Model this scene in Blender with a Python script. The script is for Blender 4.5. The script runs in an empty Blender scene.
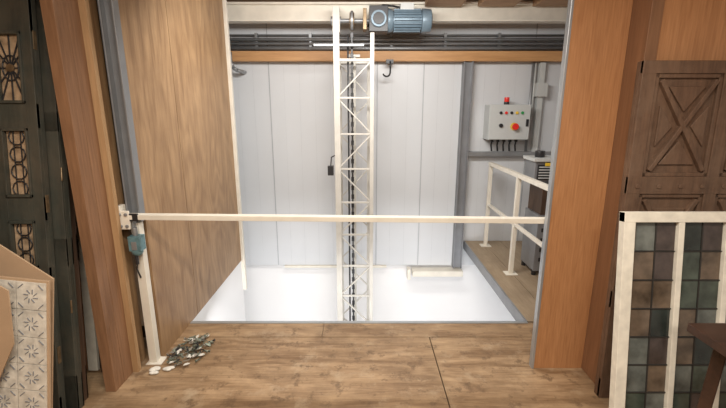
import bpy, bmesh, math, random
from mathutils import Vector, Matrix
random.seed(4)
S=bpy.context.scene
try:
    S.view_settings.view_transform='Standard'
except Exception: pass

# ---------------- materials ----------------
def nmat(name):
    m=bpy.data.materials.new(name); m.use_nodes=True
    nt=m.node_tree; b=nt.nodes['Principled BSDF']
    return m,nt,b
def plain(name,col,rough=.5,metal=0,var=.08,scale=6,bump=0.0,emit=0):
    m,nt,b=nmat(name)
    tc=nt.nodes.new('ShaderNodeTexCoord'); n=nt.nodes.new('ShaderNodeTexNoise')
    n.inputs['Scale'].default_value=scale; n.inputs['Detail'].default_value=6
    nt.links.new(tc.outputs['Object'],n.inputs['Vector'])
    r=nt.nodes.new('ShaderNodeValToRGB')
    r.color_ramp.elements[0].position=.3; r.color_ramp.elements[1].position=.7
    r.color_ramp.elements[0].color=(*[max(0,c*(1-var)) for c in col],1)
    r.color_ramp.elements[1].color=(*[min(1,c*(1+var)) for c in col],1)
    nt.links.new(n.outputs['Fac'],r.inputs['Fac']); nt.links.new(r.outputs['Color'],b.inputs['Base Color'])
    b.inputs['Roughness'].default_value=rough; b.inputs['Metallic'].default_value=metal
    if bump:
        bp=nt.nodes.new('ShaderNodeBump'); bp.inputs['Strength'].default_value=bump; bp.inputs['Distance'].default_value=.01
        nt.links.new(n.outputs['Fac'],bp.inputs['Height']); nt.links.new(bp.outputs['Normal'],b.inputs['Normal'])
    if emit:
        b.inputs['Emission Color'].default_value=(*col,1); b.inputs['Emission Strength'].default_value=emit
    return m
def wood(name,c1,c2,axis='Z',scale=3.0,stretch=12,rough=.5,stain=None,stainamt=.5,fine=.35,coat=0,contour=0,scuff=None,freq=70):
    m,nt,b=nmat(name); N=nt.nodes.new; Lk=nt.links.new
    tc=N('ShaderNodeTexCoord'); mp=N('ShaderNodeMapping')
    sc=[stretch]*3; sc['XYZ'.index(axis)]=1
    mp.inputs['Scale'].default_value=[s*scale/(stretch**.5) for s in sc]
    Lk(tc.outputs['Object'],mp.inputs['Vector'])
    n=N('ShaderNodeTexNoise'); n.inputs['Scale'].default_value=1; n.inputs['Detail'].default_value=8; n.inputs['Roughness'].default_value=.65; n.inputs['Distortion'].default_value=.6
    Lk(mp.outputs[0],n.inputs['Vector'])
    n2=N('ShaderNodeTexNoise'); n2.inputs['Scale'].default_value=7; n2.inputs['Detail'].default_value=4
    Lk(mp.outputs[0],n2.inputs['Vector'])
    mx=N('ShaderNodeMix'); mx.data_type='FLOAT'; mx.inputs[0].default_value=fine
    Lk(n.outputs['Fac'],mx.inputs[2]); Lk(n2.outputs['Fac'],mx.inputs[3])
    fac=mx.outputs[0]
    if contour:
        # rotary-cut figure: contour lines of a slow noise field
        mp2=N('ShaderNodeMapping'); sc2=[2.6,2.6,2.6]; sc2['XYZ'.index(axis)]=.75
        mp2.inputs['Scale'].default_value=sc2; Lk(tc.outputs['Object'],mp2.inputs['Vector'])
        n4=N('ShaderNodeTexNoise'); n4.inputs['Scale'].default_value=1; n4.inputs['Detail'].default_value=2.5; n4.inputs['Roughness'].default_value=.45
        Lk(mp2.outputs[0],n4.inputs['Vector'])
        mu=N('ShaderNodeMath'); mu.operation='MULTIPLY'; mu.inputs[1].default_value=freq; Lk(n4.outputs['Fac'],mu.inputs[0])
        sn=N('ShaderNodeMath'); sn.operation='SINE'; Lk(mu.outputs[0],sn.inputs[0])
        ma=N('ShaderNodeMath'); ma.operation='MULTIPLY_ADD'; ma.inputs[1].default_value=contour; Lk(sn.outputs[0],ma.inputs[0]); Lk(fac,ma.inputs[2])
        fac=ma.outputs[0]
    r=N('ShaderNodeValToRGB'); r.color_ramp.elements[0].position=.34; r.color_ramp.elements[1].position=.66
    r.color_ramp.elements[0].color=(*c2,1); r.color_ramp.elements[1].color=(*c1,1)
    Lk(fac,r.inputs['Fac'])
    out=r.outputs['Color']
    def layer(out,col,amt,scl,p0,p1):
        n3=N('ShaderNodeTexNoise'); n3.inputs['Scale'].default_value=scl; n3.inputs['Detail'].default_value=10; n3.inputs['Roughness'].default_value=.72
        Lk(tc.outputs['Object'],n3.inputs['Vector'])
        r3=N('ShaderNodeValToRGB'); r3.color_ramp.elements[0].position=p0; r3.color_ramp.elements[1].position=p1
        r3.color_ramp.elements[0].color=(0,0,0,1); r3.color_ramp.elements[1].color=(amt,)*3+(1,)
        Lk(n3.outputs['Fac'],r3.inputs['Fac'])
        m2=N('ShaderNodeMix'); m2.data_type='RGBA'
        Lk(r3.outputs['Color'],m2.inputs[0]); Lk(out,m2.inputs[6]); m2.inputs[7].default_value=(*col,1)
        return m2.outputs[2]
    if stain: out=layer(out,stain,stainamt,2.6,.42,.68)
    if scuff:
        out=layer(out,scuff,.5,4.3,.54,.68)
        out=layer(out,stain,.8,9.0,.54,.64)
    Lk(out,b.inputs['Base Color'])
    bp=N('ShaderNodeBump'); bp.inputs['Strength'].default_value=.15; bp.inputs['Distance'].default_value=.004
    Lk(mx.outputs[0],bp.inputs['Height']); Lk(bp.outputs['Normal'],b.inputs['Normal'])
    b.inputs['Roughness'].default_value=rough
    if coat: b.inputs['Coat Weight'].default_value=coat; b.inputs['Coat Roughness'].default_value=.25
    return m

PLYW=wood('plywood_wall',(.43,.275,.145),(.235,.135,.066),'Z',3.0,12,.5,stain=(.22,.125,.06),stainamt=.4,contour=.06)
PLYF=wood('plywood_floor',(.45,.31,.18),(.20,.12,.062),'X',3.4,9,.42,stain=(.13,.08,.045),stainamt=.55,contour=.06,scuff=(.52,.42,.29),freq=60)
ORANGE=wood('okoume_panel',(.52,.26,.115),(.37,.17,.07),'Z',4.0,18,.4,fine=.6,coat=.12)
BROWNST=wood('brown_stile',(.30,.155,.08),(.19,.095,.048),'Z',2.6,16,.5)
STUD=wood('pine_stud',(.48,.30,.155),(.30,.18,.085),'Z',3,14,.55)
REDW=wood('reddish_board',(.30,.16,.082),(.18,.09,.045),'Z',3.4,14,.5,fine=.5)
BEAMW=wood('timber_beam',(.60,.34,.15),(.40,.20,.075),'X',3,14,.55)
OLDW=wood('carved_old_wood',(.17,.095,.056),(.07,.038,.023),'Z',5,10,.6,stain=(.25,.17,.115),stainamt=.5)
STOOLW=wood('stool_wood',(.055,.026,.016),(.025,.012,.008),'X',4,10,.4)
DOORK=wood('black_green_paint',(.062,.068,.055),(.030,.033,.028),'Z',4,8,.4,stain=(.15,.11,.075),stainamt=.4)
DARKW=wood('dark_wood',(.11,.065,.04),(.05,.03,.02),'Z',4,8,.6)
DECKW=wood('deck_board',(.40,.31,.21),(.26,.19,.12),'Y',3,8,.6,stain=(.2,.15,.1),stainamt=.5)
GREYP=plain('grey_cladding',(.62,.64,.66),.35,0,.025,1.5)
SEAMF=plain('cladding_groove',(.52,.54,.56),.5)
SEAM=plain('cladding_seam',(.36,.38,.40),.5)
WHITEW=plain('white_wall',(.82,.82,.82),.6,0,.02,2)
WPAINT=plain('cream_white_paint',(.74,.70,.61),.4,0,.07,9)
MASTP=plain('mast_paint',(.55,.53,.48),.4,0,.08,9)
STEELG=plain('grey_steel_channel',(.25,.26,.275),.4,.3,.08,8)
ALU=plain('aluminium',(.46,.49,.52),.35,.6,.06,8)
ZINC=plain('zinc_conduit',(.30,.31,.32),.4,.5,.1,8)
MOTOR=plain('motor_blue_grey',(.15,.21,.26),.4,.2,.1,20)
BLACK=plain('black_plastic',(.02,.02,.022),.4)
BOXG=plain('box_grey',(.52,.54,.53),.4,0,.03)
RED=plain('red_button',(.75,.03,.02),.3); YEL=plain('yellow_ring',(.75,.5,.04),.4); GREEN=plain('green_button',(.03,.3,.08),.3)
TEAL=plain('teal_cast',(.13,.24,.27),.4,.2,.25,40)
BRASS=plain('rust_brass',(.20,.14,.08),.4,.6,.3,30)
AMBER=plain('amber_pane',(.38,.27,.17),.35,0,.4,25)
CARD=plain('cardboard',(.42,.29,.18),.8,0,.08,8)
TILEW=plain('cream_tile',(.60,.57,.50),.35,0,.25,25,.2)
TILED=plain('tile_motif',(.17,.18,.20),.5,0,.3,30)
FRAMEW=plain('old_white_paint',(.70,.67,.58),.5,0,.12,18,.1)
LEAD=plain('lead_came',(.035,.033,.03),.5,.4)
GLASSES=[plain('glass_green',(.055,.070,.056),.12,0,.5,12),plain('glass_amber',(.115,.085,.06),.12,0,.5,12),
         plain('glass_grey',(.105,.115,.105),.12,0,.5,12),plain('glass_plum',(.055,.042,.038),.12,0,.5,12),plain('glass_dark',(.022,.028,.025),.12,0,.5,12)]
LEAF=plain('tarnished_green_grey',(.16,.18,.14),.45,.4,.5,60); LEAFW=plain('dull_metal_scrap',(.34,.32,.28),.4,.6,.4,60); TULLE=plain('white_scrap',(.66,.64,.58),.8,0,.1,20)
LAMPW=plain('lamp_diffuser',(1,.97,.9),.5,0,0,5,0,3)
CEILW=wood('ceiling_wood',(.40,.25,.14),(.25,.14,.075),'X',3,8,.6)

# ---------------- mesh builder ----------------
class B:
    def __init__(s,name,mats): s.bm=bmesh.new(); s.name=name; s.mats=mats; s.M=Matrix()
    def _tag(s,geom,mi,smooth=False):
        fs=set()
        for v in geom:
            for f in v.link_faces: fs.add(f)
        for f in fs: f.material_index=mi; f.smooth=smooth
    def box(s,x0,x1,y0,y1,z0,z1,mi=0,M=None):
        T=Matrix.Translation(((x0+x1)/2,(y0+y1)/2,(z0+z1)/2))@Matrix.Diagonal((abs(x1-x0),abs(y1-y0),abs(z1-z0),1))
        g=bmesh.ops.create_cube(s.bm,size=1,matrix=s.M@(M@T if M else T)); s._tag(g['verts'],mi); return s
    def cyl(s,p,q,r,mi=0,seg=16,r2=None):
        p=Vector(p);q=Vector(q);d=q-p
        T=Matrix.Translation((p+q)/2)@d.to_track_quat('Z','Y').to_matrix().to_4x4()
        g=bmesh.ops.create_cone(s.bm,cap_ends=True,segments=seg,radius1=r,radius2=r if r2 is None else r2,depth=d.length,matrix=s.M@T)
        s._tag(g['verts'],mi,True); 
        for v in g['verts']:
            for f in v.link_faces:
                if len(f.verts)>4: f.smooth=False
        return s
    def bar(s,p,q,w,t,mi=0,up='Y'):
        p=Vector(p);q=Vector(q);d=q-p
        T=Matrix.Translation((p+q)/2)@d.to_track_quat('Z',up).to_matrix().to_4x4()@Matrix.Diagonal((w,t,d.length,1))
        g=bmesh.ops.create_cube(s.bm,size=1,matrix=s.M@T); s._tag(g['verts'],mi); return s
    def tube(s,pts,r,mi=0,seg=8):
        for a,b in zip(pts[:-1],pts[1:]): s.cyl(a,b,r,mi,seg)
        for a in pts[1:-1]: s.ball(a,r,mi,8)
        return s
    def ball(s,c,r,mi=0,seg=12,sc=(1,1,1)):
        g=bmesh.ops.create_uvsphere(s.bm,u_segments=seg,v_segments=max(6,seg//2),radius=r,matrix=s.M@Matrix.Translation(c)@Matrix.Diagonal((*sc,1)))
        s._tag(g['verts'],mi,True); return s
    def poly(s,pts,thick,mi=0,d=(0,1,0)):
        d=Vector(d)*thick
        a=[s.bm.verts.new(s.M@Vector(p)) for p in pts]; b=[s.bm.verts.new(s.M@(Vector(p)+d)) for p in pts]
        fs=[s.bm.faces.new(a),s.bm.faces.new(b[::-1])]
        n=len(a)
        for i in range(n): fs.append(s.bm.faces.new((a[i],b[i],b[(i+1)%n],a[(i+1)%n])))
        for f in fs: f.material_index=mi
        return s
    def done(s,bevel=0,loc=None,rot=None):
        bmesh.ops.recalc_face_normals(s.bm,faces=s.bm.faces)
        me=bpy.data.meshes.new(s.name); s.bm.to_mesh(me); s.bm.free()
        for m in s.mats: me.materials.append(m)
        o=bpy.data.objects.new(s.name,me); S.collection.objects.link(o)
        if loc: o.location=loc
        if rot: o.rotation_euler=rot
        if bevel:
            md=o.modifiers.new('bevel','BEVEL'); md.width=bevel; md.segments=2; md.limit_method='ANGLE'; md.angle_limit=.6
        return o

ZB=-2.6; ZC=2.70
# ---------------- shell ----------------
f=B('floor',[PLYF,DARKW])
f.box(-2.6,.4765,-2.5,2.595,-.02,0); f.box(.4835,2.6,-2.5,2.595,-.02,0)
f.box(-1.33,-.3,2.602,2.80,-.02,0); f.box(-.297,2.6,2.602,2.80,-.02,0)
f.box(-2.6,2.6,-2.5,2.79,-.2,-.021,1); f.done()
B('trim_floor_edge',[ALU]).box(-1.33,1.27,2.785,2.815,0,.006).box(-1.33,1.27,2.801,2.815,-.2,0).done()
d=B('walkway_deck',[DECKW,STEELG])
for i in range(6):
    d.box(1.28+i*.22,1.28+i*.22+.215,2.82,4.79,-.03,0)
d.box(1.265,1.28,2.82,4.79,-.10,.0,1); d.box(1.28,2.6,2.82,4.79,-.12,-.031,1); d.done()
B('floor_lower',[WHITEW]).box(-2.6,2.6,-2.5,4.9,ZB-.1,ZB).done()
B('ceiling',[CEILW]).box(-2.6,2.6,-2.5,4.9,ZC,ZC+.1).done()
j=B('ceiling_joists',[CEILW])
for x in (.62,1.15,1.7,2.2): j.box(x,x+.36,3.6,4.36,2.61,ZC)
j.done()
B('wall_header',[PLYW]).box(-2.6,2.6,2.29,2.35,2.55,ZC).done()
B('wall_back',[PLYW]).box(-2.6,2.6,-2.6,-2.5,ZB,ZC).done()
B('wall_left',[PLYW]).box(-2.7,-2.6,-2.5,4.9,ZB,ZC).done()
B('wall_right',[GREYP]).box(2.6,2.7,-2.5,4.9,ZB,ZC).done()
w=B('wall_far',[GREYP,SEAM,WHITEW,SEAMF])
w.box(-2.6,2.6,4.812,4.9,-.33,ZC,3)
x=-1.98
while x<2.6:
    x2=min(x+.178,2.6)
    w.box(x+.0015,x2-.0015,4.8105,4.83,-.33,ZC,0); x+=.178
for sx in (-1.08,.165,.70,1.95): w.box(sx-.004,sx+.004,4.807,4.811,-.33,ZC,1)
w.box(-2.6,2.6,4.86,4.9,ZB,-.33,2); w.done()
# left shaft ply wall
w=B('wall_shaft_left',[PLYW,DARKW,WHITEW])
w.box(-1.36,-1.33,2.36,2.93,0,ZC); w.box(-1.36,-1.33,2.935,4.12,0,ZC); w.box(-1.37,-1.342,2.36,4.12,0,ZC,1)
w.box(-1.40,-1.332,2.81,4.12,ZB,-.002,2); w.done()
B('trim_corner_post',[WPAINT]).box(-1.35,-1.30,4.12,4.17,-.35,2.62).done(.004)
w=B('wall_shaft_recess',[GREYP]); w.box(-1.80,-1.75,4.12,4.80,ZB,ZC); w.box(-1.75,-1.41,4.12,4.15,ZB,ZC); w.done()
B('wall_front_left',[REDW]).box(-2.6,-1.47,2.36,2.40,0,ZC).done()
w=B('wall_return_left',[REDW,STUD,PLYW,DARKW])
w.box(-1.47,-1.44,2.05,2.105,0,2.69,0); w.box(-1.47,-1.445,2.105,2.108,0,2.69,3); w.box(-1.47,-1.44,2.108,2.20,0,2.69,0)
w.box(-1.475,-1.405,2.20,2.232,0,2.69,1); w.box(-1.47,-1.445,2.232,2.36,0,2.69,2)
w.box(-1.50,-1.44,2.02,2.05,0,2.69,0); w.done(.002)
w=B('wall_front_right',[ORANGE,ALU,BROWNST])
w.box(1.085,1.39,2.24,2.27,0,2.69,0); w.box(1.07,1.085,2.235,2.275,0,2.69,1)
w.box(1.39,1.45,2.09,2.27,0,2.69,2); w.box(1.45,2.6,2.10,2.13,0,2.69,0); w.done(.002)
B('trim_door_channel',[STEELG]).box(-1.40,-1.33,2.345,2.358,.95,2.545).box(-1.405,-1.395,2.30,2.358,.95,2.545).box(-1.335,-1.325,2.30,2.358,.95,2.545).done(.002)
B('trim_lower_ledge',[WPAINT]).box(.62,1.25,4.66,4.80,-.43,-.36).box(.56,.60,4.7,4.80,-.49,-.35).box(-1.0,.3,4.78,4.86,-.36,-.332).done(.004)

# ---------------- beams ----------------
B('steel_beam',[WPAINT]).box(-1.5,2.59,4.43,4.45,2.49,2.65).box(-1.5,2.59,4.38,4.50,2.64,2.66).box(-1.5,2.59,4.38,4.50,2.48,2.495).done(.002)
B('timber_beam',[BEAMW]).box(-1.72,2.59,4.68,4.80,2.13,2.235).done(.004)
c=B('cable_conduits',[ZINC,BLACK])
for z,r,y in ((2.36,.018,4.72),(2.315,.016,4.72),(2.27,.022,4.74),(2.41,.010,4.76)): c.cyl((-1.7,y,z),(2.55,y,z),r,0)
for xx in (-1.2,-.6,.3,.9,1.5): c.box(xx,xx+.03,4.73,4.80,2.25,2.43,0)
c.done()
c=B('bent_pipe',[ZINC])
c.tube([(-1.46,4.655,2.22),(-1.46,4.655,2.12),(-1.44,4.655,2.06),(-1.40,4.655,2.03),(-1.36,4.67,2.02),(-1.35,4.80,2.02)],.020,0).done()
col=B('steel_column',[STEELG]); col.box(1.13,1.235,4.735,4.745,-.33,2.13); col.box(1.13,1.142,4.70,4.80,-.33,2.13); col.box(1.223,1.235,4.70,4.80,-.33,2.13); col.done()

# ---------------- lift mast ----------------
m=B('lift_mast',[MASTP,BLACK,ZINC])
xl,xr=-.26,.09; yf,yb=4.16,4.36
m.box(xl-.030,xl+.030,yf-.03,yf+.03,ZB,2.33)
m.box(xr-.020,xr+.020,yf-.022,yf+.022,ZB,2.33)
for xx in (xl+.02,xr-.03): m.box(xx-.016,xx+.016,yb-.016,yb+.016,ZB,2.12)
m.box(-.09-.014,-.09+.014,yb-.02,yb+.02,ZB,2.15)
m.box(-.15,-.03,yb-.03,yb+.03,2.13,2.155)
z=ZB; i=0; st=.36
while z<2.12-st+.01:
    a,b=(xl,xr) if i%2==0 else (xr,xl)
    m.bar((xl,yf,z),(xr,yf,z),.018,.018)
    m.bar((a,yf,z),(b,yf,z+st),.025,.012,0)
    m.bar((b-.0,yb,z),(a,yb,z+st),.022,.012,0)
    for xx in (xl,xr): m.bar((xx,yf,z),(xx,yb,z+st),.016,.010,0,'X')
    z+=st; i+=1
m.bar((xl,yf,z),(xr,yf,z),.026,.026); m.bar((xl,yb,z),(xr,yb,z),.026,.026)
m.box(xl-.22,xr-.08,yf-.035,yf+.0,2.205,2.225,2)
z=ZB
while z<2.30:
    if int(round(z/.048))%2==0: m.box(-.125,-.095,yf+.06,yf+.072,z,z+.05,1)
    else: m.box(-.118,-.102,yf+.05,yf+.082,z,z+.05,1)
    z+=.048
m.cyl((-.150,yf+.066,ZB),(-.150,yf+.066,2.32),.009,1)
m.box(-.37,-.31,yf,yf+.05,.93,1.03,1); m.tube([(-.34,yf+.02,1.02),(-.33,yf+.02,1.12),(-.27,yf+.02,1.15)],.006,1)
m.done(.0015)
g=B('gear_motor',[MOTOR,BLACK,ZINC,BRASS,BOXG,MASTP])
yy=4.22; zz=2.45
g.cyl((-.25,yy,zz),(.10,yy,zz),.020,2); g.cyl((-.13,yy,zz),(-.085,yy,zz),.075,3,24); g.cyl((-.12,yy,zz),(-.095,yy,zz),.09,2,24)
g.box(-.295,-.225,yy-.06,yy+.06,2.335,2.57,5); g.cyl((-.315,yy,zz),(-.215,yy,zz),.04,2)
g.box(.0,.035,yy-.07,yy+.07,zz-.09,zz+.10,3)
g.box(.06,.24,yy-.09,yy+.09,2.34,zz+.12,1); g.cyl((.15,yy-.12,zz),(.15,yy-.08,zz),.075,0,20); g.cyl((.15,yy-.13,zz),(.15,yy-.12,zz),.055,1,20)
g.cyl((.24,yy,zz),(.29,yy,zz),.112,0,28,.10)
g.cyl((.29,yy,zz),(.57,yy,zz),.088,0,28)
for a in range(22):
    an=a*math.pi*2/22; M=Matrix.Translation((0,yy,zz))@Matrix.Rotation(an,4,'X')
    g.box(.30,.56,-.003,.003,.08,.108,0,M)
g.cyl((.57,yy,zz),(.66,yy,zz),.110,0,28,.103); g.cyl((.66,yy,zz),(.668,yy,zz),.08,1,20)
g.box(.36,.49,yy-.06,yy+.06,zz+.09,zz+.15,4); g.tube([(.36,yy,zz+.12),(.30,yy+.03,zz+.14),(.2,yy+.08,zz+.16),(.1,yy+.15,zz+.12),(.05,yy+.2,zz-.02)],.010,1)
g.done(.003)
h=B('lifting_hook',[BLACK]); h.box(.255,.335,4.62,4.68,2.10,2.14)
pts=[(.30,4.62,2.12),(.30,4.62,2.03)]+[(.30-.04+.04*math.cos(t),4.62,2.0+.04*math.sin(t)) for t in [0,-.6,-1.2,-1.8,-2.4,-2.9]]
h.tube(pts,.009).done()

# ---------------- control box & cables ----------------
c=B('control_box',[BOXG,BLACK,RED,YEL,GREEN,ZINC])
c.box(1.42,1.88,4.60,4.80,1.27,1.66); c.box(1.425,1.875,4.585,4.60,1.275,1.655)
c.cyl((1.70,4.585,1.42),(1.70,4.575,1.42),.042,3,24); c.cyl((1.70,4.575,1.42),(1.70,4.54,1.42),.028,5); c.cyl((1.70,4.545,1.42),(1.70,4.525,1.42),.036,2,24)
c.cyl((1.55,4.585,1.43),(1.55,4.565,1.43),.022,1)
for xx,mi in ((1.54,1),(1.60,2),(1.66,1),(1.72,3),(1.78,4)): c.cyl((xx,4.585,1.57),(xx,4.57,1.57),.016,mi)
c.box(1.83,1.86,4.575,4.585,1.42,1.50,1)
c.cyl((1.63,4.68,1.66),(1.63,4.68,1.69),.03,1); c.cyl((1.63,4.68,1.69),(1.63,4.68,1.74),.028,2)
for xx in (1.5,1.57,1.64,1.71,1.78): c.cyl((xx,4.7,1.27),(xx,4.7,1.24),.018,1); c.tube([(xx,4.7,1.25),(xx,4.72,1.2),(xx+.02,4.75,1.13)],.010,1)
c.done(.003)
c=B('cable_trunking',[BOXG,ZINC,BLACK]); c.box(1.24,2.55,4.72,4.80,1.07,1.12,1); c.box(2.0,2.06,4.74,4.80,1.12,2.12,0)
c.cyl((1.93,4.77,1.12),(1.93,4.77,2.12),.015,1); c.cyl((1.96,4.77,1.5),(1.96,4.77,2.12),.010,0); c.box(1.97,2.09,4.70,4.80,1.75,1.90,0); c.done()

# ---------------- guard railing ----------------
r=B('guard_railing',[WPAINT])
X=1.48
for yy in (4.60,3.75,2.95):
    r.box(X-.02,X+.02,yy-.02,yy+.02,0,1.0); r.box(X-.06,X+.06,yy-.05,yy+.05,0,.010)
r.box(X-.022,X+.022,2.90,4.63,.975,1.015); r.box(X-.015,X+.015,2.90,4.62,.50,.53)
r.done(.003)

# boxy grey machine on the deck
v=B('compressor_unit',[BLACK,BOXG,STEELG,YEL,DARKW])
v.box(1.68,2.12,3.70,4.02,.05,.62,2); v.box(1.70,2.10,3.71,4.01,.62,.90,4); 
for x in (1.70,2.08):
    for y in (3.73,3.98): v.cyl((x,y,0),(x,y,.06),.022,0)
v.box(1.66,2.14,3.68,4.04,.90,.93,0); v.box(1.62,1.98,3.74,3.98,.93,1.13,2); v.box(1.64,1.96,3.725,3.74,.96,1.10,0)
for q in range(5): v.box(1.65,1.95,3.718,3.727,.97+q*.026,.98+q*.026,1)
v.box(1.60,2.0,3.72,4.0,1.13,1.16,1); v.cyl((1.70,3.85,1.16),(1.70,3.85,1.22),.045,0); v.cyl((1.84,3.85,1.16),(1.84,3.85,1.24),.03,1)
v.box(1.70,1.78,3.714,3.72,1.09,1.12,3)
for q in range(4): v.box(1.72,2.08,3.695,3.70,.15+q*.1,.19+q*.1,0)
v.tube([(2.0,3.9,1.05),(2.08,3.88,1.12),(2.10,3.86,1.0),(2.08,3.85,.9)],.014,0)
v.done(.006)

# ---------------- barrier ----------------
b=B('safety_barrier',[WPAINT,ZINC,BLACK,STEELG])
b.box(-1.385,-1.335,2.29,2.34,0,.945,0); b.box(-1.40,-1.30,2.27,2.355,0,.008,0)
b.bar((-1.40,2.270,.992),(1.12,2.315,.955),.050,.03,0,'Y')
b.box(-1.432,-1.36,2.242,2.256,.92,1.03,0); b.box(-1.43,-1.405,2.24,2.30,1.0,1.06,0)
b.box(-1.37,-1.31,2.246,2.256,.968,1.014,2); b.box(-1.36,-1.35,2.26,2.32,.90,1.0,1)
for xx in (-1.41,-1.375): b.cyl((xx,2.243,1.01),(xx,2.233,1.01),.010,1,8)
for xx in (-1.41,-1.375): b.cyl((xx,2.243,.94),(xx,2.233,.94),.010,1,8)
for i in range(9):
    xx=-1.1+i*.24; zc=.992-(xx+1.40)*.0147; yc=2.270+(xx+1.4)*.0179
    b.cyl((xx,yc-.013,zc),(xx,yc-.018,zc),.006,1,8)
b.done(.003)
t=B('limit_switch',[TEAL,ZINC,BLACK])
t.box(-1.375,-1.305,2.225,2.285,.79,.88); t.ball((-1.34,2.248,.79),.036,0,14,(1,.7,1)); t.cyl((-1.34,2.25,.88),(-1.34,2.25,.93),.014,1)
t.box(-1.355,-1.325,2.22,2.23,.80,.85,1); t.cyl((-1.35,2.25,.76),(-1.35,2.25,.70),.010,2); t.tube([(-1.35,2.25,.71),(-1.37,2.27,.66),(-1.36,2.282,.60)],.005,2); t.done(.006)

# ---------------- hardware pile ----------------
l=B('hardware_pile',[LEAF,LEAFW,TULLE,BLACK])
cx,cy=-1.17,2.42
for i in range(105):
    a=random.random()*6.28; rr=.14*math.sqrt(random.random())
    x=cx+rr*math.cos(a)*.9; y=cy+rr*math.sin(a)*1.3; z=.008+random.random()*.05*(1-rr/.16)
    M=Matrix.Translation((x,y,z+.008))@Matrix.Rotation(random.random()*6.28,4,'Z')@Matrix.Rotation(random.uniform(-.5,.5),4,'X')@Matrix.Rotation(random.uniform(-.4,.4),4,'Y')
    k=random.random(); mi=random.choice([0,0,0,1,3])
    l.M=M
    if k<.35: l.box(-.02,.02,-.007,.007,-.0015,.0015,mi)
    elif k<.6:
        n=10; R=random.uniform(.010,.018)
        pts=[(R*1.3*math.cos(q*2*math.pi/n),R*math.sin(q*2*math.pi/n),0) for q in range(n+1)]
        for p,q in zip(pts[:-1],pts[1:]): l.cyl(p,q,.0028,mi,5)
    elif k<.8: l.cyl((-.022,0,0),(.022,0,0),.004,mi,6); l.cyl((.018,0,0),(.025,0,0),.008,mi,6)
    else:
        l.poly([(-.02,0,0),(-.008,.012,.004),(.012,.010,.004),(.022,0,0),(.010,-.011,.003),(-.008,-.010,.003)],.0015,mi if k<.93 else 2,(0,0,1))
l.M=Matrix(); l.done()
l=B('crumpled_rag',[TULLE])
for i in range(16): l.ball((-1.27+random.uniform(-.06,.06),2.21+random.uniform(-.03,.03),.010),.015,0,8,(1.5,1,.55))
l.done()

# ---------------- left: old doors ----------------
d=B('old_panelled_door',[DOORK,AMBER,BLACK,BRASS])
W=.74;H=2.3
d.box(-W,0,.018,.045,0,H,0)
rows=[(.12,.72),(.82,1.06),(1.18,1.52),(1.64,1.98)]
for z0,z1 in ((0,.12),(.72,.82),(1.06,1.18),(1.52,1.64),(1.98,H)): d.box(-W,0,0,.018,z0,z1)
for x0,x1 in ((-.05,0),(-.26,-.18),(-.47,-.37),(-W,-.66)): d.box(x0,x1,-.001,.018,0,H)
for x0,x1 in ((-.18,-.05),(-.37,-.26),(-.66,-.47)):
    for k,(z0,z1) in enumerate(rows):
        for q in ((x0,x0+.010,z0,z1),(x1-.010,x1,z0,z1),(x0,x1,z0,z0+.014),(x0,x1,z1-.014,z1)): d.box(q[0],q[1],-.010,.012,q[2],q[3],0)
        if k>0:
            d.box(x0+.010,x1-.010,.013,.02,z0+.014,z1-.014,1)
            cx=(x0+x1)/2; cz=(z0+z1)/2; hw=(x1-x0)/2-.010; hh=(z1-z0)/2-.014
            if k==3:
                # rosette grille: spokes, ring and hub
                for sx,sz in ((hw,hh),(-hw,hh),(hw,-hh),(-hw,-hh),(0,hh),(0,-hh),(hw,0),(-hw,0),(hw,hh*.45),(-hw,hh*.45),(hw,-hh*.45),(-hw,-hh*.45)):
                    d.bar((cx,.008,cz),(cx+sx,.008,cz+sz),.006,.006,2)
                pr=[(cx+hw*.72*math.cos(t*math.pi/8),.006,cz+hw*1.1*math.sin(t*math.pi/8)) for t in range(17)]
                for p_,q_ in zip(pr[:-1],pr[1:]): d.cyl(p_,q_,.004,2,6)
                d.cyl((cx,.0,cz),(cx,.012,cz),.02,3,8)
            else:
                # scrollwork: vertical bars with paired rings
                for q in (-1,1): d.box(cx+q*hw*.33-.002,cx+q*hw*.33+.002,.006,.012,z0,z1,2)
                nr=4 if k==2 else 3
                for q in range(nr):
                    zc=z0+(q+.5)*(z1-z0)/nr; R=min(hw*.8,(z1-z0)/nr*.45)
                    pr=[(cx+R*math.cos(t*math.pi/5),.006,zc+R*math.sin(t*math.pi/5)) for t in range(11)]
                    for p_,q_ in zip(pr[:-1],pr[1:]): d.cyl(p_,q_,.0035,2,5)
        else: d.box(x0+.03,x1-.03,.006,.02,z0+.04,z1-.04,0)
for z in (.3,1.1,1.9): d.box(-.008,.003,.012,.033,z,z+.09,3)
d.done(.0015,(-1.60,1.80,.006),(math.radians(-7.6),0,0))
for i,(xe,dy) in enumerate(((-1.55,.062),(-1.57,.125))):
    e=B('stacked_old_door',[DOORK if i==0 else DARKW,BRASS]); e.box(-.74,0,.012,.04,0,2.26)
    for x0,x1 in ((-.11,0),(-.74,-.63),(-.43,-.32)): e.box(x0,x1,0,.012,0,2.26); e.box(x0,x1,.04,.05,0,2.26)
    for z0,z1 in ((0,.2),(.8,.95),(1.5,1.6),(2.1,2.26)): e.box(-.74,0,0,.012,z0,z1); e.box(-.74,0,.04,.05,z0,z1)
    for z in (.55,1.25,1.95): e.cyl((.004,.0,z),(.004,.0,z+.07),.005,1,8)
    e.done(.002,(xe,1.80+dy,.006),(math.radians(-7.6),0,0))
p=B('leaning_planks',[DARKW,REDW,FRAMEW])
for k,(x,w_,h_,mi) in enumerate(((-1.60,.07,1.5,0),(-1.69,.06,1.1,2),(-1.76,.06,1.35,1),(-1.53,.045,1.15,0))):
    p.bar((x,2.20+.01*k,.01),(x,2.335,h_),w_,.022,mi,'Y')
p.done(.002)
c=B('cardboard_sheet',[CARD])
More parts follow.
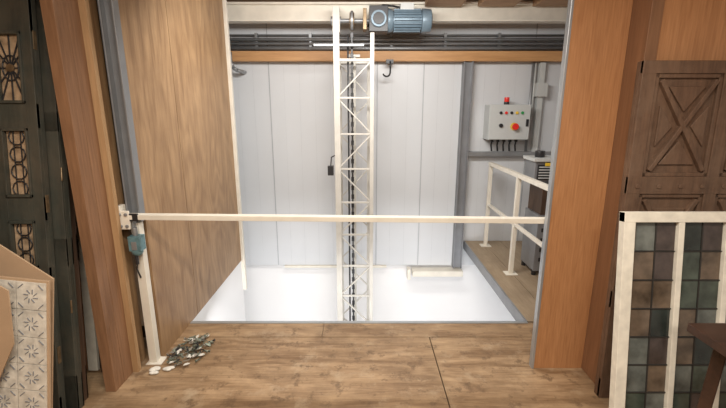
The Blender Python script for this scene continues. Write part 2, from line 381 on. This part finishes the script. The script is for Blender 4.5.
c.poly([(-2.1,0,0),(-1.50,0,0),(-1.395,0,.86),(-2.1,0,1.36)],.008).done(0,(0,1.60,.003),(math.radians(-5),0,0))
c=B('brown_board',[CARD])
c.poly([(-2.0,0,.0),(-1.80,0,0),(-1.47,0,.62),(-1.46,0,.86),(-2.0,0,1.22)],.006).done(0,(-.03,1.49,.003),(math.radians(-4),0,0))
t=B('tile_panel',[CARD,TILEW,TILED])
t.box(-.62,0,.0,.012,0,.80,0)
T=.125
for i in range(4):
    for k in range(6):
        x1=-.008-i*(T+.003); z1=.79-k*(T+.003); x0=x1-T; z0=z1-T
        t.box(x0,x1,-.007,0,z0,z1,1)
        cx=(x0+x1)/2; cz=(z0+z1)/2
        # faded scrollwork motif
        for q in range(8):
            a=q*math.pi/4+.2
            t.bar((cx+.012*math.cos(a),-.0075,cz+.012*math.sin(a)),(cx+.032*math.cos(a+.35),-.0075,cz+.032*math.sin(a+.35)),.005,.003,2)
        for sx in (-1,1):
            for sz in (-1,1):
                t.bar((cx+sx*.054,-.0075,cz+sz*.033),(cx+sx*.033,-.0075,cz+sz*.054),.006,.003,2)
t.done(.0008,(-1.455,1.55,.08),(math.radians(-5),math.radians(6),0))

# ---------------- right: carved door, window frame, stool ----------------
d=B('carved_wooden_door',[OLDW])
W=.86;H=1.83
d.box(0,W,.02,.05,0,H)
d.box(0,.07,0,.02,0,H); d.box(W-.07,W,0,.02,0,H); d.box(W/2-.03,W/2+.03,0,.02,0,H)
for z0,z1 in ((0,.12),(.55,.65),(1.18,1.27),(1.77,1.83)): d.box(0,W,-.001,.02,z0,z1)
for x0,x1 in ((.07,W/2-.03),(W/2+.03,W-.07)):
    for z0,z1 in ((.12,.55),(.65,1.18),(1.27,1.77)):
        for q in ((x0,x0+.02,z0,z1),(x1-.02,x1,z0,z1),(x0,x1,z0,z0+.02),(x0,x1,z1-.02,z1)): d.box(q[0],q[1],.006,.02,q[2],q[3])
        a,b_,c_,e_=x0+.03,x1-.03,z0+.03,z1-.03
        d.bar((a,.014,c_),(b_,.014,e_),.034,.022); d.bar((b_,.013,c_),(a,.013,e_),.034,.022)
        cx=(a+b_)/2; cz=(c_+e_)/2
        for s1 in (-1,1):
            d.poly([(cx+s1*.045,.008,cz),(cx+s1*.12,.008,cz+.10),(cx+s1*.12,.008,cz-.10)],.012)
            d.poly([(cx,.008,cz+s1*.07),(cx+.09,.008,cz+s1*.19),(cx-.09,.008,cz+s1*.19)],.012)
d.cyl((.035,-.02,.98),(.035,0,.98),.02)
for z in (1.22,.60):
    for q in range(8): d.cyl((.05+q*.11,-.006,z),(.05+q*.11,0,z),.012,0,10)
d.done(.003,(1.345,1.97,.002),(math.radians(-1.5),0,0))

wn=B('leaded_window_frame',[FRAMEW,LEAD]+GLASSES)
W=.93;H=1.17
wn.box(0,.05,0,.04,0,H); wn.box(W-.05,W,0,.04,0,H); wn.box(0,W,-.001,.041,H-.045,H); wn.box(0,W,-.001,.041,0,.07)
cols=[.05,.255,.465,.675,.88]
for xc in cols[1:-1]: wn.box(xc-.013,xc+.013,0,.036,.07,H-.045)
for a,b_ in zip(cols[:-1],cols[1:]):
    a+=.012;b_-=.012; nx=2; nz=8
    for i in range(nx):
        for k in range(nz):
            x0=a+(b_-a)*i/nx; x1=a+(b_-a)*(i+1)/nx; z0=.07+(H-.115)*k/nz; z1=.07+(H-.115)*(k+1)/nz
            wn.box(x0+.002,x1-.002,.018,.022,z0+.002,z1-.002,2+random.choice([0,1,1,2,2,3,4]))
    wn.box((a+b_)/2-.003,(a+b_)/2+.003,.014,.026,.07,H-.045,1)
    for k in range(1,nz):
        zc=.07+(H-.115)*k/nz; wn.box(a,b_,.014,.026,zc-.003,zc+.003,1)
wn.done(.002,(1.15,1.53,.006),(math.radians(-8.3),0,0))

s=B('wooden_stool',[STOOLW])
s.box(1.255,1.66,1.08,1.40,.765,.80)
for x,y in ((1.36,1.35),(1.58,1.35),(1.36,1.13),(1.58,1.13)): s.bar((x,y,.765),(x+(.03 if x>1.5 else -.02),y+(.02 if y>1.2 else -.02),0),.042,.042)
s.box(1.34,1.60,1.335,1.36,.69,.765); s.box(1.34,1.60,1.12,1.145,.69,.765)
for x in (1.35,1.59): s.box(x-.01,x+.01,1.13,1.36,.25,.29)
s.box(1.35,1.59,1.345,1.365,.33,.37); s.done(.004)

# ---------------- lamps ----------------
def lamp(name,loc,sx,sy,power,col,rot=(0,0,0)):
    L=bpy.data.lights.new(name,'AREA'); L.shape='RECTANGLE'; L.size=sx; L.size_y=sy; L.energy=power; L.color=col
    o=bpy.data.objects.new(name,L); o.location=loc; o.rotation_euler=rot; S.collection.objects.link(o); return o
def fixture(name,x0,x1,y0,y1,z):
    o=B(name,[BOXG,LAMPW]); o.box(x0,x1,y0,y1,z+.03,ZC-.002,0); o.box(x0+.02,x1-.02,y0+.02,y1-.02,z,z+.03,1); o.done(.003)
fixture('ceiling_light',-.8,.8,.5,.7,2.6); lamp('room_light',(0,.6,2.59),1.6,.3,80,(1,.91,.80))
fixture('ceiling_light',-.8,.8,-1.4,-1.2,2.6); lamp('room_light_rear',(0,-1.3,2.59),1.6,.3,66,(1,.91,.80))
fixture('ceiling_light',-.8,.8,2.75,2.95,2.52); lamp('shaft_light',(.0,2.87,2.48),1.6,.3,58,(1,.97,.93),(math.radians(36),0,0))
lamp('lower_storey_light',(0,2.0,-.35),3.0,.6,90,(.98,.98,1.0),(math.radians(55),0,0))
wd=bpy.data.worlds.new('world'); S.world=wd; wd.use_nodes=True
wd.node_tree.nodes['Background'].inputs[0].default_value=(.8,.8,.8,1); wd.node_tree.nodes['Background'].inputs[1].default_value=.3

cam=bpy.data.cameras.new('camera'); cam.lens=19.83; cam.sensor_width=36; cam.clip_start=.05
co=bpy.data.objects.new('camera',cam); co.location=(0,0,1.6); co.rotation_euler=(math.radians(90-13.22),0,0)
S.collection.objects.link(co); S.camera=co
